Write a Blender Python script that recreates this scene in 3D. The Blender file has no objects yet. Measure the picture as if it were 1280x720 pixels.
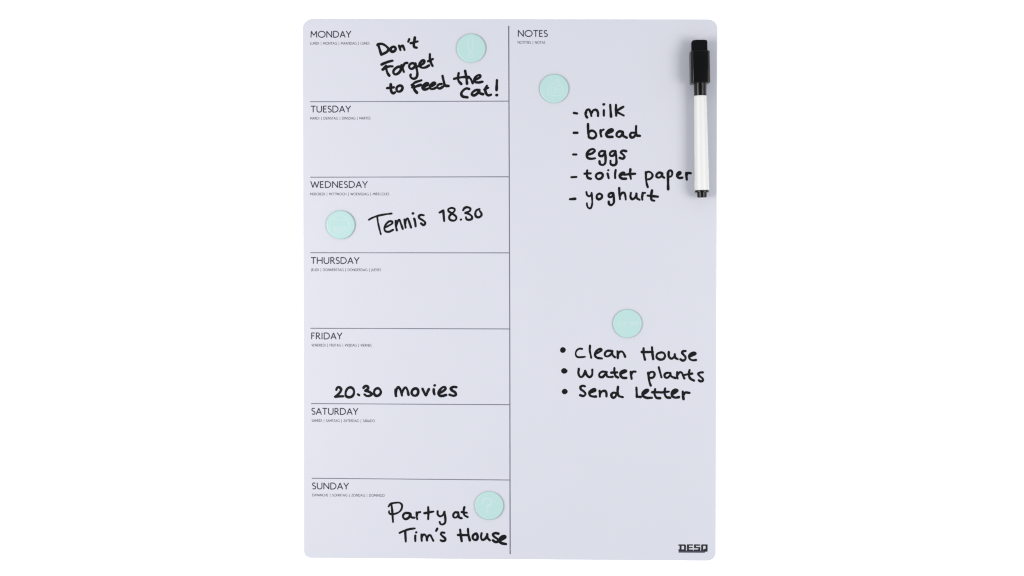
import bpy, bmesh, math, random
from mathutils import Vector, Matrix

S = bpy.context.scene
COL = S.collection
rnd = random.Random(7)

# ------------------------------------------------------------------ camera
# Board frame: u to the right, v up, n out of the board towards the viewer.
# World: X = u, Y = -n, Z = v.  The camera pose was solved from the corners and ruled lines of the planner.
CAM_R = ((0.9998046721912659, 0.0008772706382752312, -0.019744565347017174),
         (-0.0013402439350664796, 0.99972417977713, -0.02344713447607739),
         (0.01971854991397513, 0.023469017132635946, 0.9995300816004079))
CAM_C = (0.02282954, 0.02653966, 1.05244607)
FPX = 50 / 36 * 1280.0


def w(u, v, n):
    return Vector((u, -n, v))


cam = bpy.data.cameras.new('camera')
cam.lens = 50
cam.sensor_width = 36
cam.clip_start = 0.02
cam.clip_end = 100
camo = bpy.data.objects.new('camera', cam)
COL.objects.link(camo)
ax = [w(*r) for r in CAM_R]
M = Matrix(((ax[0].x, ax[1].x, ax[2].x), (ax[0].y, ax[1].y, ax[2].y), (ax[0].z, ax[1].z, ax[2].z)))
camo.matrix_world = Matrix.Translation(w(*CAM_C)) @ M.to_4x4()
S.camera = camo

# ------------------------------------------------------------------ world and studio lamps
wd = bpy.data.worlds.new('World')
S.world = wd
wd.use_nodes = True
wd.node_tree.nodes['Background'].inputs[0].default_value = (0.86, 0.915, 1.05, 1)
# added world fill, even all round, dimmed behind the camera to keep blacks dark
_nt = wd.node_tree
_tc = _nt.nodes.new('ShaderNodeTexCoord')
_dp = _nt.nodes.new('ShaderNodeVectorMath')
_dp.operation = 'DOT_PRODUCT'
_dp.inputs[1].default_value = (0, -1, 0)
_mr = _nt.nodes.new('ShaderNodeMapRange')
_mr.interpolation_type = 'SMOOTHSTEP'
_mr.inputs['From Min'].default_value = 0.72
_mr.inputs['From Max'].default_value = 0.97
_mr.inputs['To Min'].default_value = 1.08
_mr.inputs['To Max'].default_value = 0.12
_nt.links.new(_tc.outputs['Generated'], _dp.inputs[0])
_nt.links.new(_dp.outputs['Value'], _mr.inputs['Value'])
_nt.links.new(_mr.outputs['Result'], _nt.nodes['Background'].inputs[1])
S.view_settings.view_transform = 'Standard'
S.view_settings.look = 'None'
S.view_settings.exposure = 0.0
S.view_settings.gamma = 1.0
S.cycles.pixel_filter_type = 'BLACKMAN_HARRIS'
S.cycles.filter_width = 1.2


def softbox(name, loc, target, size, power, color):
    l = bpy.data.lights.new(name, 'AREA')
    l.shape = 'RECTANGLE'
    l.size, l.size_y = size
    l.energy = power
    l.color = color
    o = bpy.data.objects.new(name, l)
    COL.objects.link(o)
    o.location = loc
    o.rotation_euler = (Vector(target) - Vector(loc)).to_track_quat('-Z', 'Y').to_euler()
    return o


softbox('softbox', (-0.74, -0.74, -0.03), (0.0, 0, -0.02), (0.42, 0.5), 10.2, (1.0, 0.97, 0.92))
softbox('softbox', (0.74, -0.72, -0.03), (0.0, 0, -0.02), (0.46, 0.5), 7.1, (1.0, 0.97, 0.92))


# ------------------------------------------------------------------ helpers
def unproj(px, py, n=0.0):
    """photo pixel (1280 wide) -> point on the plane n metres in front of the board"""
    d = ((px - 640) / FPX, (360 - py) / FPX, -1.0)
    b = [sum(CAM_R[k][i] * d[k] for k in range(3)) for i in range(3)]
    t = (n - CAM_C[2]) / b[2]
    return Vector((CAM_C[0] + b[0] * t, CAM_C[1] + b[1] * t))


PX = CAM_C[2] / FPX          # metres per photo pixel on the board


def mat(name, color, rough=0.5, spec=0.5, noise=0.0, nscale=60.0, coat=0.0, bump=0.0, bscale=900.0):
    m = bpy.data.materials.new(name)
    m.use_nodes = True
    nt = m.node_tree
    p = nt.nodes['Principled BSDF']
    p.inputs['Base Color'].default_value = (*color, 1)
    p.inputs['Roughness'].default_value = rough
    p.inputs['Specular IOR Level'].default_value = spec
    p.inputs['Coat Weight'].default_value = coat
    tc = nt.nodes.new('ShaderNodeTexCoord')
    if noise:
        nz = nt.nodes.new('ShaderNodeTexNoise')
        nz.inputs['Scale'].default_value = nscale
        nz.inputs['Detail'].default_value = 6
        nt.links.new(tc.outputs['Object'], nz.inputs['Vector'])
        mx = nt.nodes.new('ShaderNodeMix')
        mx.data_type = 'RGBA'
        mx.inputs['A'].default_value = (*[c * (1 - noise) for c in color], 1)
        mx.inputs['B'].default_value = (*[min(1, c * (1 + noise)) for c in color], 1)
        nt.links.new(nz.outputs['Fac'], mx.inputs['Factor'])
        nt.links.new(mx.outputs['Result'], p.inputs['Base Color'])
    if bump:
        nb = nt.nodes.new('ShaderNodeTexNoise')
        nb.inputs['Scale'].default_value = bscale
        nt.links.new(tc.outputs['Object'], nb.inputs['Vector'])
        bp = nt.nodes.new('ShaderNodeBump')
        bp.inputs['Strength'].default_value = bump
        bp.inputs['Distance'].default_value = 0.0002
        nt.links.new(nb.outputs['Fac'], bp.inputs['Height'])
        nt.links.new(bp.outputs['Normal'], p.inputs['Normal'])
    return m


MAT_WALL = mat('white_wall_paint', (0.90, 0.90, 0.90), 0.8, 0.2, 0.008, 8, bump=0.05, bscale=300)
MAT_BOARD = mat('board_laminate', (0.419, 0.423, 0.457), 0.38, 0.35, 0.012, 22, bump=0.03, bscale=700)
MAT_INK = mat('marker_ink', (0.0026, 0.0029, 0.0038), 0.5, 0.12, 1.0, 420)
MAT_PRINT = mat('printed_slate', (0.022, 0.026, 0.042), 0.5, 0.3, 0.1, 400)
MAT_RULE = mat('printed_rule_grey', (0.105, 0.112, 0.142), 0.5, 0.3, 0.08, 300)
MAT_LOGO = mat('printed_black', (0.006, 0.007, 0.012), 0.5, 0.3, 0.1, 400)
MAT_LOGO2 = mat('printed_blue_grey', (0.030, 0.034, 0.052), 0.5, 0.3, 0.1, 400)
MAT_MINT = mat('mint_plastic', (0.300, 0.440, 0.415), 0.42, 0.4, 0.02, 120, bump=0.05, bscale=1500)
MAT_PALE = mat('pale_print', (0.335, 0.441, 0.425), 0.5, 0.3, 0.02, 200)
MAT_WHITE = mat('white_plastic', (0.492, 0.492, 0.470), 0.42, 0.4, 0.01, 90)
MAT_BLACK = mat('black_plastic', (0.0028, 0.0028, 0.003), 0.22, 0.22, 0.2, 300, bump=0.02, bscale=1200)
MAT_FELT = mat('black_felt', (0.004, 0.004, 0.005), 0.95, 0.05, 0.4, 1500, bump=0.6, bscale=3500)


def obj(name, bm, m, parent=None, smooth=True):
    me = bpy.data.meshes.new(name)
    bm.normal_update()
    bm.to_mesh(me)
    bm.free()
    for p in me.polygons:
        p.use_smooth = smooth
    me.materials.append(m)
    o = bpy.data.objects.new(name, me)
    COL.objects.link(o)
    if parent:
        o.parent = parent
    return o


def thing(name, label, cat, loc, group=None):
    e = bpy.data.objects.new(name, None)
    e.empty_display_size = 0.01
    COL.objects.link(e)
    e.location = loc
    e['label'] = label
    e['category'] = cat
    if group:
        e['group'] = group
    return e


def catmull(pts, step):
    """smooth curve through 2D points, resampled about every `step`"""
    if len(pts) == 2:
        a, b = pts
        k = max(2, int((b - a).length / step))
        return [a.lerp(b, i / k) for i in range(k + 1)]
    closed = (pts[0] - pts[-1]).length < 1e-9
    out = []
    n = len(pts)
    for i in range(n - 1):
        p1, p2 = pts[i], pts[i + 1]
        p0 = pts[i - 1] if i > 0 else (pts[-2] if closed else p1 * 2 - p2)
        p3 = pts[i + 2] if i + 2 < n else (pts[1] if closed else p2 * 2 - p1)
        d01 = max((p1 - p0).length, 1e-9) ** 0.5
        d12 = max((p2 - p1).length, 1e-9) ** 0.5
        d23 = max((p3 - p2).length, 1e-9) ** 0.5
        m1 = (p2 - p1) + ((p1 - p0) / d01 - (p2 - p0) / (d01 + d12)) * d12
        m2 = (p2 - p1) + ((p3 - p2) / d23 - (p3 - p1) / (d12 + d23)) * d12
        k = max(2, int((p2 - p1).length / step))
        for j in range(k):
            t = j / k
            out.append(p1 * (2 * t**3 - 3 * t**2 + 1) + m1 * (t**3 - 2 * t**2 + t)
                       + p2 * (-2 * t**3 + 3 * t**2) + m2 * (t**3 - t**2))
    out.append(pts[-1].copy())
    return out


def ribbon(bm, path, width, height, base, org, round_caps=True, wobble=0.0):
    """a low dome of ink laid along a 2D path on the plane n = base (section of 7 points)"""
    pts = [path[0]]
    for p in path[1:]:
        if (p - pts[-1]).length > 1e-7:
            pts.append(p)
    if len(pts) < 2:
        pts.append(pts[0] + Vector((1e-5, 0)))
    r0 = width / 2
    tan = []
    for i in range(len(pts)):
        a = pts[max(0, i - 1)]
        b = pts[min(len(pts) - 1, i + 1)]
        t = (b - a)
        tan.append(t.normalized() if t.length > 0 else Vector((1, 0)))
    ph, fr = rnd.uniform(0, 6.3), rnd.uniform(0.8, 1.3) / max(width, 1e-6)
    s = 0
    st = []
    for i, p in enumerate(pts):
        if i:
            s += (p - pts[i - 1]).length
        st.append((p, tan[i], r0 * (1 + wobble * math.sin(ph + s * fr) + 0.5 * wobble * math.sin(1.7 * ph + s * fr * 2.3))))
    if round_caps:
        def cap(p, t, r, sg):
            return [(p + t * sg * r * math.sin(a), t, r * math.cos(a)) for a in (0.5, 0.95, 1.25, 1.45)]
        head = cap(*st[0], -1)[::-1]
        tail = cap(*st[-1], 1)
        st = head + st + tail
    rings = []
    K = 7
    for p, t, r in st:
        nrm = Vector((-t.y, t.x))
        ring = []
        for k in range(K):
            a = math.pi * k / (K - 1)
            q = p + nrm * (r * math.cos(a))
            hh = base + height * math.sin(a) * min(1, r / r0)
            if k in (0, K - 1):
                hh = base - 0.00003
            ring.append(bm.verts.new(w(q.x, q.y, hh) - org))
        rings.append(ring)
    for a, b in zip(rings[:-1], rings[1:]):
        for k in range(K - 1):
            bm.faces.new((a[k], a[k + 1], b[k + 1], b[k]))
    bm.faces.new(rings[0][::-1])
    bm.faces.new(rings[-1])


def box(bm, x0, x1, z0, z1, n0, n1, org):
    vs = [bm.verts.new(w(x, z, n) - org) for n in (n0, n1) for x, z in ((x0, z0), (x1, z0), (x1, z1), (x0, z1))]
    for f in ((0, 3, 2, 1), (4, 5, 6, 7), (0, 1, 5, 4), (1, 2, 6, 5), (2, 3, 7, 6), (3, 0, 4, 7)):
        bm.faces.new([vs[i] for i in f])
    bmesh.ops.recalc_face_normals(bm, faces=bm.faces)


# ------------------------------------------------------------------ the white wall
THICK = 0.0007          # flexible magnetic sheet
WALLN = -THICK - 0.0002
bm = bmesh.new()
NX, NZ = 24, 18
grid = [[bm.verts.new(w(-3 + 6 * i / NX, -2 + 4 * j / NZ, WALLN)) for i in range(NX + 1)] for j in range(NZ + 1)]
for j in range(NZ):
    for i in range(NX):
        bm.faces.new((grid[j][i], grid[j][i + 1], grid[j + 1][i + 1], grid[j + 1][i]))
wall = obj('wall', bm, MAT_WALL)
wall['kind'] = 'structure'

# ------------------------------------------------------------------ the planner sheet
BORG = w(0, -0.2, -THICK / 2)
board = thing('planner_board', 'pale grey whiteboard week planner with rounded corners and black handwriting on white wall',
              'planner board', BORG)

quad = [unproj(378.2, 23.6), unproj(896.7, 24.3), unproj(894.4, 701.0), unproj(379.9, 697.3)]
radii = [12.5, 11.5, 10.5, 9.0]
outline = []
for i in range(4):
    p, a, b = quad[i], quad[i - 1], quad[(i + 1) % 4]
    r = radii[i] * PX
    da, db = (a - p).normalized(), (b - p).normalized()
    c = p + (da + db) * r
    s_, e_ = p + da * r - c, p + db * r - c
    N = 14
    for k in range(N + 1):
        t = k / N * math.pi / 2
        outline.append(c + s_ * math.cos(t) + e_ * math.sin(t))
bm = bmesh.new()
cen = sum(outline, Vector((0, 0))) / len(outline)
layers = [(0.0, -THICK), (0.0, -0.00028), (0.00009, -0.00012), (0.00028, -0.00003), (0.00060, 0.0)]
rings = []
for inset, n in layers:
    ring = []
    L = len(outline)
    for i, p in enumerate(outline):
        t = (outline[(i + 1) % L] - outline[i - 1]).normalized()
        nin = Vector((t.y, -t.x))
        if nin.dot(cen - p) < 0:
            nin = -nin
        q = p + nin * inset
        ring.append(bm.verts.new(w(q.x, q.y, n) - BORG))
    rings.append(ring)
for a, b in zip(rings[:-1], rings[1:]):
    for i in range(L):
        bm.faces.new((a[i], a[(i + 1) % L], b[(i + 1) % L], b[i]))
bm.faces.new(rings[-1])
bm.faces.new(rings[0][::-1])
bmesh.ops.recalc_face_normals(bm, faces=bm.faces)
panel = obj('panel', bm, MAT_BOARD, board, smooth=False)


# ruled lines
def rule(a, b, wpx):
    bm = bmesh.new()
    ribbon(bm, [unproj(*a), unproj(*b)], wpx * PX, 0.00003, 0.0, BORG, round_caps=False)
    return obj('divider_line', bm, MAT_RULE, board)


for a, b in (((387.5, 127.2), (635.6, 126.4)), ((387.9, 221.5), (635.9, 221.0)), ((388.0, 315.9), (636.3, 316.1)),
             ((388.0, 410.3), (636.6, 411.2)), ((388.8, 504.5), (636.9, 505.9)), ((389.6, 597.8), (637.1, 600.0))):
    rule(a, b, 1.25)
bm = bmesh.new()
mid = [(635.9, 32.3), (636.3, 150), (636.6, 221), (636.9, 316), (637.2, 411), (637.5, 600), (637.7, 692.8)]
ribbon(bm, [unproj(*p) for p in mid], 1.6 * PX, 0.000045, 0.0, BORG, round_caps=False)
obj('divider_line', bm, MAT_RULE, board)


# ------------------------------------------------------------------ printed capitals (humanist sans built from strokes)
def arc(cx, cy, rx, ry, a0, a1, n=18):
    return [(cx + rx * math.cos(math.radians(a0 + (a1 - a0) * i / n)), cy + ry * math.sin(math.radians(a0 + (a1 - a0) * i / n)))
            for i in range(n + 1)]


ess = arc(.235, .745, .185, .215, 35, 262, 16) + arc(.235, .265, .205, .225, 82, -145, 16)
GL = {
    'A': (.70, [[(.02, 0), (.35, .97)], [(.68, 0), (.35, .97)], [(.14, .33), (.56, .33)]]),
    'B': (.52, [[(.07, 0), (.07, 1)], [(.07, .96)] + arc(.24, .745, .18, .215, 90, -90) + [(.07, .53)],
                [(.07, .53)] + arc(.24, .285, .22, .245, 90, -90) + [(.07, .04)]]),
    'C': (.72, [arc(.50, .5, .44, .46, 55, 305, 26)]),
    'D': (.78, [[(.07, 0), (.07, 1)], [(.07, .96)] + arc(.28, .5, .44, .46, 90, -90, 24) + [(.07, .04)]]),
    'E': (.50, [[(.07, 0), (.07, 1)], [(.07, .95), (.45, .95)], [(.07, .52), (.41, .52)], [(.07, .05), (.46, .05)]]),
    'F': (.48, [[(.07, 0), (.07, 1)], [(.07, .95), (.44, .95)], [(.07, .51), (.40, .51)]]),
    'G': (.80, [arc(.50, .5, .44, .46, 55, 325, 26), [(.86 - .04, .42), (.82, .10)], [(.58, .44), (.84, .44)]]),
    'H': (.74, [[(.07, 0), (.07, 1)], [(.67, 0), (.67, 1)], [(.07, .52), (.67, .52)]]),
    'I': (.20, [[(.10, 0), (.10, 1)]]),
    'J': (.26, [[(.15, 1), (.15, .05)] + [(.10, -.12), (-.02, -.18)]]),
    'K': (.62, [[(.07, 0), (.07, 1)], [(.55, 1), (.10, .52)], [(.10, .54), (.60, 0)]]),
    'L': (.46, [[(.07, 0), (.07, 1)], [(.07, .05), (.44, .05)]]),
    'M': (.84, [[(.05, 0), (.10, 1)], [(.10, .95), (.42, .33)], [(.42, .33), (.74, .95)], [(.74, 1), (.79, 0)]]),
    'N': (.76, [[(.07, 0), (.07, 1)], [(.07, .97), (.69, .05)], [(.69, 0), (.69, 1)]]),
    'O': (.96, [arc(.48, .5, .44, .46, 90, 450, 36)]),
    'R': (.58, [[(.07, 0), (.07, 1)], [(.07, .96)] + arc(.25, .725, .20, .235, 90, -90) + [(.07, .49)], [(.24, .49), (.56, 0)]]),
    'S': (.47, [ess]),
    'T': (.60, [[(.30, 0), (.30, 1)], [(0, .95), (.60, .95)]]),
    'U': (.72, [[(.07, 1), (.07, .36)] + arc(.36, .34, .29, .30, 180, 360) + [(.65, .36), (.65, 1)]]),
    'V': (.66, [[(.02, 1), (.33, .03)], [(.64, 1), (.33, .03)]]),
    'W': (1.02, [[(.02, 1), (.27, .04)], [(.27, .04), (.51, .93)], [(.51, .93), (.75, .04)], [(.75, .04), (1.0, 1)]]),
    'X': (.62, [[(.02, 1), (.60, 0)], [(.60, 1), (.02, 0)]]),
    'Y': (.62, [[(.01, 1), (.31, .46)], [(.61, 1), (.31, .46)], [(.31, .46), (.31, 0)]]),
    'Z': (.58, [[(.04, .95), (.54, .95)], [(.54, .93), (.05, .07)], [(.04, .05), (.56, .05)]]),
    '|': (.20, [[(.10, -.28), (.10, 1.1)]]),
    ' ': (.46, []),
}
GL['\u00c9'] = (.50, GL['E'][1] + [[(.22, 1.10), (.34, 1.28)]])
GL['\u00c1'] = (.70, GL['A'][1] + [[(.30, 1.10), (.44, 1.28)]])


def typeset(bm, text, x0, x1, base_l, base_r, cap, stroke, track=0.10):
    total = sum(GL[c][0] + track for c in text) - track
    k = (x1 - x0) / total
    pen = 0.0
    for c in text:
        adv, strokes = GL[c]
        for st in strokes:
            path = []
            for gx, gy in st:
                X = x0 + (pen + gx) * k
                f = (X - x0) / (x1 - x0)
                path.append(unproj(X, base_l + (base_r - base_l) * f - gy * cap))
            ribbon(bm, path, stroke * PX, 0.00004 + rnd.uniform(0, 0.000008), 0.0, BORG, round_caps=False)
        pen += adv + track


heads = [
    ('MONDAY', 388.2, 438.8, 47.0, 46.9, 'LUNDI | MONTAG | MAANDAG | LUNES', 387.7, 461.8, 55.8, 55.7),
    ('TUESDAY', 388.5, 438.3, 140.5, 140.4, 'MARDI | DIENSTAG | DINSDAG | MARTES', 387.7, 463.0, 149.5, 149.3),
    ('WEDNESDAY', 388.3, 459.4, 234.8, 234.7, 'MERCREDI | MITTWOCH | WOENSDAG | MI\u00c9RCOLES', 387.8, 486.4, 244.2, 244.1),
    ('THURSDAY', 388.7, 449.0, 329.7, 329.8, 'JEUDI | DONNERSTAG | DONDERDAG | JUEVES', 389.0, 476.2, 338.8, 338.9),
    ('FRIDAY', 388.9, 427.6, 424.0, 424.1, 'VENDREDI | FREITAG | VRIJDAG | VIERNES', 389.4, 464.4, 433.0, 433.2),
    ('SATURDAY', 389.4, 447.6, 518.2, 518.5, 'SAMEDI | SAMSTAG | ZATERDAG | S\u00c1BADO', 389.6, 468.6, 527.3, 527.7),
    ('SUNDAY', 390.2, 435.8, 611.5, 611.8, 'DIMANCHE | SONNTAG | ZONDAG | DOMINGO', 390.4, 480.8, 620.4, 620.9),
    ('NOTES', 647.2, 684.5, 45.9, 46.0, 'NOTITIES | NOTAS', 647.0, 681.4, 54.6, 54.7),
]
for t, x0, x1, bl, br, sub, sx0, sx1, sbl, sbr in heads:
    bm = bmesh.new()
    typeset(bm, t, x0, x1, bl, br, 8.2, 1.5)
    h = obj('printed_heading', bm, MAT_PRINT, board)
    h['label'] = 'dark printed heading ' + t
    bm = bmesh.new()
    typeset(bm, sub, sx0, sx1, sbl, sbr, 3.2, 0.52, track=0.12)
    obj('translation_text', bm, MAT_PRINT, h)

# printed logo: squared heavy letters standing on a bar (photo crop at 20x)
bm = bmesh.new()
z = 0


def lbox(bm, x0, y0, x1, y1, lift):
    a = unproj(840 + x0 / 20, 672 + y1 / 20)
    b = unproj(840 + x1 / 20, 672 + y0 / 20)
    box(bm, a.x, b.x, a.y, b.y, -0.00004, 0.00004 + lift * 0.000002, BORG)


rects = [(160, 169, 335, 206), (160, 294, 335, 332), (188, 200, 240, 300), (300, 184, 350, 320),
         (372, 169, 424, 332), (410, 168, 524, 202), (410, 236, 518, 264), (410, 297, 524, 331),
         (550, 169, 706, 204), (549, 188, 600, 262), (551, 236, 702, 266), (656, 240, 708, 328), (542, 297, 704, 333),
         (728, 182, 780, 324), (738, 169, 880, 206), (838, 170, 890, 347), (738, 297, 872, 332), (798, 282, 834, 300), (813, 284, 872, 354)]
for i, r in enumerate(rects):
    lbox(bm, *r, i)
logo = obj('printed_logo', bm, MAT_LOGO, board, smooth=False)
bm = bmesh.new()
lbox(bm, 163, 322, 822, 376, -8)
obj('logo_bar', bm, MAT_LOGO2, logo, smooth=False)


# ------------------------------------------------------------------ handwriting: pen strokes traced as centre lines
def write(bm, frame, strokes, k=1.0):
    ox, oy, sc = frame
    for width, pts in strokes:
        path = [unproj(ox + x / sc, oy + y / sc) for x, y in pts]
        if len(path) == 1:
            path = [path[0], path[0] + Vector((0.3 * PX, 0.1 * PX))]
        path = catmull(path, 0.45 * PX)
        ribbon(bm, path, k * width / sc * PX, 0.00007 + rnd.uniform(0, 0.00004), 0.0, BORG, wobble=0.09)


A, B, C_, D, E_, F, G, H, I_, J, K_, L_, M_, N_, O_ = [(x, y, 10.0) for x, y in (
    (466, 36), (476, 70), (530, 70), (455, 240), (520, 240), (412, 455), (480, 455), (478, 620), (540, 620),
    (705, 120), (705, 190), (770, 190), (695, 425), (780, 425), (695, 450))]
P_ = (700, 120, 7.111)
Q_ = (690, 420, 6.4)

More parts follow.
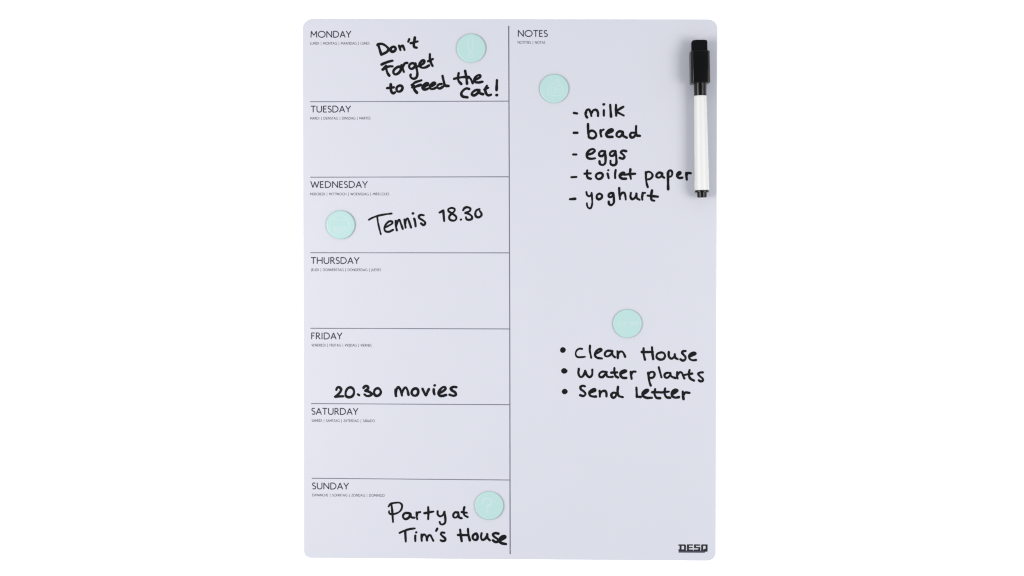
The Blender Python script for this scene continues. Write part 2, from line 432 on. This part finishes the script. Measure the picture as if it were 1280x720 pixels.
LINES = [
    ('handwritten words Don\'t', [(A, [
        (29, [(66, 192), (85, 255), (106, 322)]), (28, [(60, 202), (88, 188), (130, 194), (172, 222), (195, 252), (182, 282), (145, 306), (108, 322)]),
        (30, [(250, 226), (226, 243), (222, 270), (245, 286), (275, 274), (286, 248), (272, 228), (250, 226)]),
        (28, [(328, 212), (336, 240), (345, 264)]), (26, [(338, 242), (354, 220), (374, 212), (385, 235), (396, 262)]),
        (27, [(455, 130), (444, 160)]),
        (29, [(525, 112), (520, 150), (512, 200), (520, 228), (548, 236)]), (27, [(474, 180), (520, 168), (560, 158)])])], None),
    ('handwritten word Forget', [(A, [
        (29, [(112, 446), (150, 428), (200, 410), (246, 399)]), (28, [(150, 478), (168, 505), (182, 550), (205, 584)]),
        (29, [(125, 508), (160, 488), (205, 470), (246, 470)]), (26, [(125, 508), (150, 475), (165, 460)]),
        (30, [(328, 474), (290, 490), (262, 520), (258, 550), (280, 570), (312, 560), (345, 525), (352, 490), (328, 474)]),
        (28, [(358, 455), (374, 500), (388, 538)]), (27, [(370, 490), (384, 455), (404, 430), (430, 427)]),
        (28, [(528, 440), (492, 430), (460, 450), (455, 480), (475, 500), (508, 490), (533, 455)]),
        (28, [(533, 436), (548, 500), (557, 560), (545, 608), (515, 624), (485, 616), (470, 592), (473, 574)]),
        (28, [(560, 470), (600, 455), (638, 425), (644, 402), (625, 394), (602, 410), (582, 445), (592, 474), (622, 487), (660, 482), (700, 460)]),
        (28, [(714, 318), (713, 360), (725, 420), (746, 462)]), (27, [(692, 405), (718, 394), (750, 378)])])], None),
    ('handwritten words to Feed the', [(B, [
        (30, [(125, 356), (124, 400), (134, 448), (155, 466), (176, 456)]), (29, [(80, 402), (120, 396), (160, 392)]),
        (29, [(236, 370), (206, 386), (196, 415), (206, 440), (235, 444), (262, 425), (272, 395), (257, 374), (236, 370)]),
        (26, [(390, 360), (430, 330), (475, 314), (506, 304)]), (30, [(395, 392), (430, 384), (465, 372), (498, 362)]),
        (26, [(385, 362), (405, 385)]), (30, [(412, 372), (420, 420), (450, 458)]),
        (27, [(520, 396), (560, 376), (590, 356), (590, 342), (566, 338), (536, 360), (521, 395), (535, 418), (566, 417), (602, 402)]),
        (27, [(615, 386), (650, 371), (680, 350), (678, 336), (655, 336), (630, 355), (613, 385), (625, 411), (655, 411), (692, 395)]),
        (28, [(758, 350), (726, 356), (706, 380), (716, 401), (745, 404), (775, 384)]),
        (29, [(772, 250), (780, 290), (790, 330), (802, 368), (845, 375)])]),
        (C_, [(29, [(433, 216), (426, 260), (432, 310), (464, 348)]), (28, [(378, 285), (430, 272), (500, 263), (560, 262)]),
              (29, [(514, 188), (525, 240), (538, 345)]), (27, [(535, 290), (558, 266), (582, 285), (608, 338)]),
              (28, [(630, 298), (670, 284), (703, 260), (704, 242), (685, 238), (651, 257), (630, 295), (642, 324), (680, 331), (730, 322)])])], None),
    ('handwritten word cat with exclamation mark', [(C_, [
        (29, [(564, 412), (530, 406), (490, 430), (466, 472), (482, 504), (542, 517)]),
        (29, [(690, 426), (650, 426), (607, 455), (597, 480), (622, 493), (660, 474), (690, 438)]), (28, [(690, 432), (700, 464), (736, 478)]),
        (28, [(786, 373), (766, 412), (778, 470), (805, 493), (836, 484)]), (27, [(754, 420), (802, 398)]),
        (29, [(912, 304), (910, 350), (907, 424)]), (33, [(908, 489)])])], None),
    ('handwritten line Tennis 18.30', [(D, [
        (22, [(62, 346), (110, 320), (180, 296), (260, 280), (344, 269)]), (21, [(165, 312), (175, 380), (190, 450), (210, 526)]),
        (23, [(262, 445), (310, 420), (354, 390), (350, 370), (316, 367), (276, 402), (254, 450), (266, 488), (306, 498), (362, 474)]),
        (25, [(396, 362), (398, 420), (410, 478)]), (24, [(402, 430), (420, 367), (440, 348), (456, 382), (484, 460)]),
        (25, [(506, 346), (512, 400), (520, 443)]), (24, [(515, 400), (526, 345), (546, 330), (562, 367), (588, 443)]),
        (25, [(628, 336), (640, 380), (645, 428)]), (30, [(611, 268)]),
        (25, [(745, 291), (711, 287), (686, 302), (692, 326), (731, 351), (764, 381), (759, 404), (740, 413), (714, 393)]),
        (25, [(945, 256), (990, 233)]), (26, [(990, 235), (996, 290), (1002, 362)])]),
        (E_, [(24, [(482, 212), (448, 199), (406, 214), (404, 235), (444, 265), (494, 300), (505, 330), (486, 354), (450, 357), (420, 340), (416, 306), (450, 268), (480, 238), (482, 212)]),
              (25, [(560, 345)]),
              (25, [(590, 226), (606, 201), (640, 190), (679, 206), (674, 234), (618, 262)]),
              (25, [(618, 262), (662, 276), (698, 306), (698, 334), (664, 348), (631, 338), (624, 316)]),
              (25, [(792, 213), (756, 230), (741, 270), (751, 306), (782, 317), (819, 290), (816, 265), (800, 240)])])], None),
    ('handwritten line 20.30 movies', [(F, [
        (28, [(84, 322), (95, 296), (120, 291), (144, 315), (125, 360), (72, 407)]), (27, [(72, 408), (120, 405), (170, 404)]),
        (28, [(264, 292), (226, 306), (202, 350), (206, 400), (245, 416), (288, 398), (306, 350), (292, 308), (264, 292)]),
        (27, [(354, 380), (368, 389)]),
        (28, [(425, 296), (441, 279), (470, 277), (484, 300), (448, 334)]), (28, [(448, 334), (490, 346), (528, 375), (500, 397), (462, 399), (437, 381)]),
        (29, [(600, 303), (566, 321), (556, 365), (576, 395), (610, 394), (639, 360), (630, 320), (600, 303)]),
        (28, [(824, 320), (822, 352), (830, 398)]), (27, [(828, 375), (843, 305), (860, 290), (884, 320), (905, 392)]),
        (27, [(900, 370), (930, 307), (950, 293), (970, 320), (986, 383)]),
        (29, [(1070, 306), (1037, 325), (1026, 365), (1050, 394), (1090, 389), (1109, 345), (1092, 310), (1070, 306)])]),
        (G, [(28, [(482, 312), (500, 350), (525, 393), (545, 345), (560, 316)]),
             (28, [(622, 318), (622, 350), (630, 376)]), (30, [(632, 268)]),
             (29, [(686, 364), (730, 345), (768, 312), (765, 292), (740, 289), (702, 320), (682, 368), (701, 396), (735, 398), (775, 387)]),
             (29, [(904, 290), (870, 286), (836, 305), (850, 330), (889, 355), (899, 384), (870, 397), (820, 384)])])], None),
    ('handwritten words Party at', [(H, [
        (24, [(114, 114), (122, 180), (128, 260), (133, 324)]),
        (22, [(78, 130), (100, 100), (160, 85), (218, 86), (244, 112), (239, 160), (208, 200), (150, 224), (102, 225), (82, 206), (84, 190)]),
        (27, [(335, 216), (291, 212), (263, 232), (259, 265), (286, 289), (325, 274), (349, 237)]), (25, [(350, 222), (360, 264), (400, 272)]),
        (24, [(426, 206), (428, 250), (435, 288)]), (24, [(430, 245), (440, 210), (472, 201)]),
        (25, [(572, 140), (575, 210), (572, 288)]), (25, [(526, 215), (580, 205), (636, 195)]),
        (25, [(690, 192), (692, 230), (720, 254), (755, 240), (776, 200)]), (25, [(775, 198), (785, 260), (784, 330), (760, 354), (726, 350), (716, 326)]),
        (25, [(945, 206), (906, 206), (886, 235), (891, 264), (920, 269), (950, 242)]), (25, [(948, 218), (960, 268), (990, 278)]),
        (25, [(1024, 142), (1015, 190), (1026, 240), (1064, 262)]), (24, [(992, 201), (1054, 210)])])], None),
    ('handwritten words ending in House, beside the divider', [(H, [
        (24, [(216, 461), (260, 440), (330, 416), (404, 405)]), (26, [(285, 442), (288, 500), (292, 568)]),
        (26, [(411, 496), (410, 530), (412, 563)]), (26, [(422, 455)]),
        (25, [(488, 482), (488, 520), (492, 560)]), (25, [(490, 520), (510, 484), (530, 484), (550, 512), (558, 553)]),
        (25, [(560, 525), (580, 492), (600, 492), (620, 527), (636, 558)]), (25, [(685, 410), (672, 435)]),
        (26, [(774, 460), (741, 457), (731, 476), (750, 500), (784, 530), (784, 554), (755, 563), (729, 554)])]),
        (I_, [(27, [(352, 422), (360, 490), (371, 563)]), (27, [(449, 412), (455, 480), (472, 553)]), (26, [(326, 487), (380, 488), (455, 490)]),
              (28, [(552, 470), (516, 490), (509, 525), (530, 547), (560, 544), (571, 510), (552, 470)]),
              (26, [(620, 466), (613, 510), (626, 547), (660, 539), (690, 490)]), (26, [(690, 478), (696, 525), (722, 554)]),
              (28, [(828, 470), (790, 464), (761, 481), (780, 510), (820, 540), (825, 568), (790, 574), (762, 555)]),
              (30, [(832, 562), (880, 540), (917, 516), (914, 502), (882, 502), (852, 530), (840, 562), (870, 589), (924, 601)])])], None),
    ('handwritten shopping line milk', [(J, [
        (27, [(268, 208), (272, 242), (288, 267)]), (26, [(270, 225), (285, 178), (313, 170), (330, 200), (342, 249)]),
        (26, [(342, 220), (370, 177), (403, 174), (424, 205), (425, 249)]),
        (27, [(498, 180), (498, 244)]), (27, [(496, 105)]), (28, [(578, 112), (582, 180), (588, 256)]),
        (27, [(650, 112), (650, 180), (652, 244)]), (26, [(740, 136), (700, 160), (656, 192), (700, 220), (746, 244)])])],
     ('dash', [(J, [(25, [(125, 212), (164, 218)])])])),
    ('handwritten shopping line bread', [(J, [
        (27, [(300, 352), (302, 430), (310, 518)]), (27, [(310, 450), (350, 432), (394, 460), (400, 500), (370, 528), (332, 526), (308, 508)]),
        (26, [(456, 428), (455, 462), (466, 504)]), (25, [(460, 462), (470, 432), (494, 420)]),
        (29, [(526, 475), (570, 455), (609, 430), (600, 417), (576, 420), (541, 445), (526, 479), (546, 508), (604, 511)]),
        (27, [(725, 446), (691, 442), (661, 466), (660, 499), (690, 513), (720, 490), (735, 456)]), (27, [(735, 450), (740, 495), (784, 521)]),
        (27, [(884, 460), (842, 461), (826, 490), (841, 518), (870, 514), (896, 482)]), (27, [(902, 377), (900, 440), (906, 490), (948, 498)])])],
     ('dash', [(J, [(29, [(124, 460), (166, 460)])])])),
    ('handwritten shopping line eggs', [(P_, [
        (19.5, [(246, 520), (285, 510), (309, 486), (295, 472), (263, 482), (239, 515), (246, 549), (275, 558), (311, 554)]),
        (19, [(400, 496), (371, 489), (349, 506), (351, 529), (375, 534), (400, 506)]), (19, [(400, 491), (405, 550), (400, 599), (380, 613), (356, 604), (351, 581)]),
        (19, [(495, 496), (470, 489), (446, 506), (446, 529), (470, 531), (493, 505)]), (19, [(492, 490), (500, 550), (498, 604), (475, 616), (451, 604), (449, 576)]),
        (18.5, [(588, 490), (556, 486), (541, 501), (560, 520), (574, 540), (560, 557), (531, 550)])])],
     ('dash', [(P_, [(19, [(118, 520), (145, 520)])])])),
    ('handwritten shopping line toilet paper', [(K_, [
        (27, [(290, 232), (285, 280), (300, 323), (334, 334)]), (27, [(257, 271), (333, 267)]),
        (27, [(446, 262), (406, 280), (401, 315), (430, 339), (468, 325), (485, 287), (468, 265), (446, 262)]),
        (26, [(545, 272), (552, 300), (558, 324)]), (23, [(552, 228)]), (27, [(646, 227), (638, 280), (640, 323)]),
        (28, [(696, 295), (730, 280), (754, 263), (732, 257), (698, 285), (702, 315), (730, 333), (774, 334)]),
        (26, [(830, 217), (825, 270), (836, 334)]), (27, [(752, 285), (830, 275), (888, 272)])]),
        (L_, [(25, [(374, 254), (375, 330), (385, 400), (397, 438)]), (24, [(375, 262), (402, 247), (440, 260), (457, 300), (430, 334), (382, 345)]),
              (26, [(574, 266), (541, 257), (512, 276), (504, 304), (526, 320), (560, 309), (578, 277)]), (26, [(577, 270), (580, 305), (602, 321)]),
              (30, [(650, 262), (650, 320), (652, 463)]), (25, [(648, 272), (660, 238), (688, 232), (704, 264), (690, 303), (657, 310)]),
              (26, [(766, 290), (799, 275), (808, 257), (790, 250), (764, 275), (764, 303), (790, 324), (828, 321)]),
              (26, [(878, 262), (880, 300), (885, 343)]), (25, [(880, 292), (896, 264), (934, 265)])])],
     ('dash', [(K_, [(25, [(93, 315), (155, 312)])])])),
    ('handwritten shopping line yoghurt', [(K_, [
        (24, [(280, 502), (291, 540), (320, 553), (345, 525)]), (22, [(345, 512), (352, 590), (350, 660), (331, 703), (306, 699), (289, 670), (286, 642)]),
        (27, [(446, 521), (413, 540), (411, 574), (435, 591), (468, 575), (475, 543), (446, 521)]),
        (27, [(612, 516), (588, 513), (561, 530), (561, 558), (588, 563), (614, 535)]), (27, [(615, 518), (624, 590), (620, 638), (590, 663), (563, 650), (559, 622)]),
        (26, [(690, 452), (692, 520), (700, 588)]), (25, [(700, 555), (725, 513), (753, 512), (767, 550), (772, 593)]),
        (26, [(836, 512), (831, 560), (850, 589), (885, 574), (906, 532)]), (26, [(905, 522), (911, 575), (944, 597)]),
        (25, [(984, 512), (975, 560), (980, 596)]), (24, [(980, 555), (990, 517), (1014, 511)]),
        (28, [(1100, 482), (1090, 540), (1096, 598), (1128, 609)]), (27, [(1047, 545), (1110, 552), (1172, 558)])])],
     ('dash', [(K_, [(27, [(76, 590), (139, 585)])])])),
    ('handwritten chore line clean House', [(M_, [
        (21, [(325, 111), (291, 109), (256, 135), (246, 180), (266, 211), (315, 215), (362, 210)]), (24, [(425, 72), (422, 130), (432, 180), (440, 220)]),
        (25, [(490, 176), (540, 150), (569, 126), (560, 112), (527, 121), (492, 155), (486, 190), (511, 220), (574, 231)]),
        (25, [(690, 136), (641, 136), (612, 165), (616, 198), (650, 204), (690, 175), (705, 142)]), (25, [(700, 136), (710, 190), (736, 215)]),
        (26, [(768, 142), (772, 180), (772, 224)]), (25, [(772, 188), (795, 148), (829, 147), (850, 175), (864, 209)])]),
        (N_, [(27, [(245, 106), (245, 170), (262, 244)]), (27, [(350, 92), (355, 160), (365, 238)]), (27, [(224, 150), (290, 151), (360, 149)]),
              (26, [(460, 156), (416, 175), (407, 215), (445, 243), (489, 239), (513, 200), (497, 163), (460, 156)]),
              (26, [(560, 152), (561, 205), (590, 233), (624, 214), (635, 178)]), (25, [(635, 177), (641, 220), (670, 239)]),
              (26, [(769, 138), (736, 142), (727, 161), (750, 190), (769, 215), (764, 244), (735, 257), (706, 242)]),
              (26, [(816, 210), (860, 190), (893, 171), (880, 160), (841, 167), (814, 200), (826, 239), (860, 253), (899, 250)])])],
     ('bullet', [(M_, [(30, [(104, 125), (97, 140), (85, 145), (72, 140), (66, 126), (72, 111), (85, 105), (98, 111), (104, 125)]), (26, [(85, 125)])])])),
    ('handwritten chore line water plants', [(M_, [
        (26, [(285, 362), (281, 420), (305, 463), (335, 453), (364, 395)]), (26, [(365, 387), (386, 440), (420, 464), (449, 440), (454, 372)]),
        (26, [(625, 400), (577, 396), (542, 425), (547, 459), (580, 464), (614, 430), (632, 402)]), (26, [(628, 405), (640, 454), (680, 464), (708, 460)]),
        (26, [(730, 352), (730, 400), (745, 450), (774, 469)]), (26, [(692, 408), (764, 405)]),
        (28, [(810, 420), (850, 405), (879, 390), (870, 380), (837, 386), (807, 415), (812, 454), (840, 473), (878, 474)]),
        (26, [(935, 402), (938, 440), (945, 483)]), (25, [(940, 430), (962, 397), (994, 396)])]),
        (N_, [(27, [(303, 412), (311, 480), (320, 530), (334, 568)]), (25, [(306, 435), (332, 402), (368, 401), (383, 430), (364, 468), (317, 475)]),
              (25, [(435, 342), (450, 400), (468, 466)]),
              (25, [(570, 411), (531, 412), (507, 436), (517, 468), (550, 469), (579, 432)]), (25, [(580, 412), (591, 454), (640, 475)]),
              (25, [(665, 402), (662, 440), (668, 478)]), (25, [(668, 437), (700, 402), (724, 412), (735, 440), (754, 479)]),
              (26, [(820, 377), (810, 420), (826, 478), (874, 507)]), (26, [(742, 440), (800, 428), (850, 420)]),
              (26, [(984, 405), (951, 407), (927, 421), (946, 450), (984, 485), (984, 509), (955, 516), (937, 505)])])],
     ('bullet', [(M_, [(29, [(126, 386), (118, 398), (103, 404), (88, 399), (80, 386), (88, 373), (103, 368), (118, 374), (126, 386)]), (26, [(103, 385)])])])),
    ('handwritten chore line Send letter', [(O_, [
        (26, [(361, 329), (340, 322), (307, 336), (311, 365), (350, 395), (369, 425), (345, 450), (302, 440)]),
        (28, [(417, 415), (460, 395), (489, 380), (484, 367), (451, 374), (417, 405), (427, 444), (460, 456), (499, 457)]),
        (26, [(545, 387), (548, 420), (548, 458)]), (26, [(548, 427), (575, 393), (613, 387), (630, 415), (631, 453)]),
        (27, [(752, 418), (725, 407), (697, 423), (693, 450), (715, 473), (745, 454), (756, 420)]), (27, [(775, 337), (770, 400), (786, 449), (834, 464)]),
        (27, [(1005, 347), (1008, 400), (1011, 459)]), (26, [(1011, 459), (1058, 462)])]),
        (Q_, [(18, [(726, 465), (755, 450), (769, 433), (750, 431), (726, 455), (729, 479), (755, 494), (799, 494)]),
              (17.5, [(825, 426), (820, 460), (836, 494), (864, 497)]), (17, [(802, 450), (869, 450)]),
              (17.5, [(905, 421), (900, 455), (916, 489), (944, 494)]), (17, [(872, 452), (934, 445)]),
              (19, [(961, 465), (990, 450), (1004, 436), (986, 431), (962, 450), (962, 479), (986, 493), (1014, 489)]),
              (18, [(1046, 446), (1048, 475), (1052, 503)]), (17.5, [(1049, 475), (1066, 453), (1099, 455)])])],
     ('bullet', [(O_, [(32, [(126, 395), (118, 407), (108, 412), (95, 407), (88, 395), (96, 383), (108, 378), (120, 384), (126, 395)]), (40, [(107, 395)])])])),
]
for label, runs, mark in LINES:
    bm = bmesh.new()
    for fr, st in runs:
        write(bm, fr, st, 1.28)
    ln = obj('handwritten_line', bm, MAT_INK, board)
    ln['label'] = label
    if mark:
        bm = bmesh.new()
        for fr, st in mark[1]:
            write(bm, fr, st, 1.28)
        obj(mark[0] + '_mark', bm, MAT_INK, ln)


# ------------------------------------------------------------------ round mint magnets
def lathe(bm, prof, seg, axis_fn):
    rings = []
    for r, h in prof:
        rings.append([bm.verts.new(axis_fn(r * math.cos(2 * math.pi * i / seg), r * math.sin(2 * math.pi * i / seg), h)) for i in range(seg)])
    for a, b in zip(rings[:-1], rings[1:]):
        for i in range(seg):
            bm.faces.new((a[i], a[(i + 1) % seg], b[(i + 1) % seg], b[i]))
    bm.faces.new(rings[0][::-1])
    bm.faces.new(rings[-1])
    bmesh.ops.recalc_face_normals(bm, faces=bm.faces)


MT = 0.0014          # magnet thickness
MR = 17.9 * PX
bm = bmesh.new()
lathe(bm, [(MR, 0.000005), (MR, 0.0004), (MR, MT - .0006), (MR - .0002, MT - .00025), (MR - .0005, MT - .00006), (MR - .0009, MT)],
      96, lambda x, y, h: w(x, y, h))
disc0 = obj('disc', bm, MAT_MINT)
for p in disc0.data.polygons:
    if len(p.vertices) > 4:
        p.use_smooth = False


def oval(cx, cy, rx, ry, n=20, a0=0, a1=360):
    return [(cx + rx * math.cos(math.radians(a0 + (a1 - a0) * i / n)), cy + ry * math.sin(math.radians(a0 + (a1 - a0) * i / n))) for i in range(n + 1)]


SYMS = [
    ('round mint magnet with pale exclamation mark, beside the words Don\'t Forget', (588.9, 60.1), (565, 35), [
        (22, [(282, 178), (292, 300), (304, 418)]), (22, [(382, 178), (376, 300), (364, 418)]), (20, [(282, 178), (382, 178)]), (20, [(304, 418), (364, 418)]),
        (22, oval(335, 490, 36, 40))]),
    ('round mint magnet with pale thumbs up, left above the word milk', (692.7, 110.6), (668, 85), [
        (24, [(270, 300), (250, 400), (255, 490)]), (24, [(300, 300), (345, 290), (395, 240), (415, 190), (440, 195), (440, 260), (425, 320)]),
        (22, [(425, 320), (500, 318), (515, 350), (500, 378)]), (22, [(440, 378), (510, 378), (520, 410), (500, 432)]), (22, [(440, 434), (502, 434), (508, 465), (490, 488)]),
        (22, [(490, 490), (400, 500), (330, 490), (300, 470)]), (22, [(310, 310), (305, 400), (305, 470)]), (30, [(345, 350), (400, 360), (380, 420), (350, 440)])]),
    ('round mint magnet with faint smiling face, left of the word Tennis', (425.6, 281.0), (400, 256), [
        (26, oval(355, 365, 175, 185, 30)), (30, [(250, 270), (275, 255), (300, 275)]), (30, [(400, 270), (425, 255), (450, 275)]),
        (34, [(245, 400), (285, 470), (350, 495), (420, 470), (460, 400)]), (30, [(245, 400), (350, 405), (460, 400)]), (34, [(290, 440), (350, 450), (415, 440)])]),
    ('round mint magnet with row of pale dots, above the words clean House', (784.3, 404.6), (760, 380), [
        (44, [(200, 320), (196, 380)]), (70, [(285, 350), (312, 352)]), (56, [(420, 352), (452, 350)]), (44, [(510, 330), (520, 370)])]),
    ('round mint magnet with pale question mark, right of the words Party at', (611.4, 632.2), (590, 610), [
        (46, [(190, 285), (196, 235), (250, 198), (312, 200), (354, 240), (346, 292), (296, 318), (284, 345)]), (50, [(268, 422)])]),
]
for i, (label, (cx, cy), (ox, oy), strokes) in enumerate(SYMS):
    c = unproj(cx, cy, MT)
    org = w(c.x, c.y, 0)
    t = thing('round_magnet', label, 'magnet', org, 'round mint magnets on the planner')
    d = disc0 if i == 0 else disc0.copy()
    if i:
        COL.objects.link(d)
    d.parent = t
    bm = bmesh.new()
    for width, pts in strokes:
        path = [unproj(ox + x / 14.4, oy + y / 14.4, MT) for x, y in pts]
        if len(path) == 1:
            path = [path[0], path[0] + Vector((0.3 * PX, 0))]
        ribbon(bm, catmull(path, 0.5 * PX), width / 14.4 * PX, 0.00003 + rnd.uniform(0, .00001), MT, org)
    obj('printed_symbol', bm, MAT_PALE, t)

# ------------------------------------------------------------------ dry-erase marker held by its magnetic cap
foot = unproj(876.1, 247.4)
PORG = w(foot.x, foot.y, 0)
pen = thing('marker_pen', 'black and white dry erase marker stuck upright at the upper right edge of planner', 'marker', PORG)
pen.rotation_euler = (0, math.radians(-1.2), 0)
U = PX               # local: x right, z up along the pen, -y out of the board
AXN = 0.0072         # height of the pen's axis above the board


def ax_fn(x, y, h):
    return Vector((x, -AXN + y, h))


def ln(*prof):
    bm = bmesh.new()
    lathe(bm, [(r * U, h * U) for r, h in prof], 64, ax_fn)
    return bm


def flat_caps(o):
    for p in o.data.polygons:
        if len(p.vertices) > 6:
            p.use_smooth = False
    o.data.set_sharp_from_angle(angle=math.radians(35))
    return o


flat_caps(obj('barrel', ln((8.2, 8.9), (8.9, 9.3), (9.05, 10.2), (9.05, 14), (7.7, 122.5), (7.7, 124.5), (7.5, 125.3), (7.0, 125.6)), MAT_WHITE, pen))
plug = flat_caps(obj('end_plug', ln((5.2, 0), (5.8, .4), (5.95, 1.0), (6.05, 6.3)), MAT_BLACK, pen))
flat_caps(obj('collar', ln((8.3, 6.25), (8.75, 6.6), (8.8, 8.2), (8.2, 8.85)), MAT_BLACK, plug))


def prism(bm, outline, z0, z1, rnd_z):
    """outline: (x, n) section swept along the pen, ends rounded by rnd_z"""
    cx = sum(p[0] for p in outline) / len(outline)
    cn = sum(p[1] for p in outline) / len(outline)
    hw = max(abs(p[0] - cx) for p in outline)
    rings = []
    prof = []
    for a in (0, 25, 50, 70, 90):
        prof.append((z0 + rnd_z * (1 - math.sin(math.radians(a))), rnd_z * (1 - math.cos(math.radians(90 - a)))))
    prof = [(z0 + rnd_z * (1 - math.cos(math.radians(b))), rnd_z * (1 - math.sin(math.radians(b)))) for b in (0, 25, 50, 70, 90)] + \
           [(z1 - rnd_z * (1 - math.cos(math.radians(b))), rnd_z * (1 - math.sin(math.radians(b)))) for b in (90, 70, 50, 25, 0)]
    for zz, ins in prof:
        k = 1 - ins / hw
        rings.append([bm.verts.new(Vector((cx + (x - cx) * k, -(cn + (n - cn) * k), zz))) for x, n in outline])
    Lr = len(outline)
    for a, b in zip(rings[:-1], rings[1:]):
        for i in range(Lr):
            bm.faces.new((a[i], a[(i + 1) % Lr], b[(i + 1) % Lr], b[i]))
    bm.faces.new(rings[0][::-1])
    bm.faces.new(rings[-1])
    bmesh.ops.recalc_face_normals(bm, faces=bm.faces)


def section(hw, n0, n1, ch_back, ch_front, r=0.00045):
    """rectangle with chamfered edges, each corner slightly rounded"""
    raw = [(-hw, n0 + ch_back), (-hw + ch_back, n0), (hw - ch_back, n0), (hw, n0 + ch_back),
           (hw, n1 - ch_front[1]), (hw - ch_front[0], n1), (-hw + ch_front[0], n1), (-hw, n1 - ch_front[1])]
    out = []
    for i, p in enumerate(raw):
        p = Vector(p)
        a, b = Vector(raw[i - 1]), Vector(raw[(i + 1) % len(raw)])
        rr = min(r, 0.4 * (a - p).length, 0.4 * (b - p).length)
        q0, q1 = p + (a - p).normalized() * rr, p + (b - p).normalized() * rr
        for k in range(4):
            t = k / 3
            out.append(tuple(q0 * (1 - t) ** 2 + p * 2 * t * (1 - t) + q1 * t ** 2))
    return out


bm = bmesh.new()
prism(bm, section(11.75 * U, 0.00005, 0.0136, 0.0006, (2.6 * U, 2.9 * U)), 140.6 * U, 180.0 * U, 0.0006)
cap = obj('cap', bm, MAT_BLACK, pen)
cap.data.set_sharp_from_angle(angle=math.radians(40))
bm = bmesh.new()
prism(bm, section(9.4 * U, 0.0014, 0.0120, 0.0012, (0.0016, 0.0016), 0.0008), 178.5 * U, 193.6 * U, 0.0013)
er = obj('eraser_pad', bm, MAT_FELT, cap)
flat_caps(obj('cap_sleeve', ln((7.2, 125.7), (7.55, 126.0), (7.6, 127), (7.95, 142)), MAT_BLACK, cap))
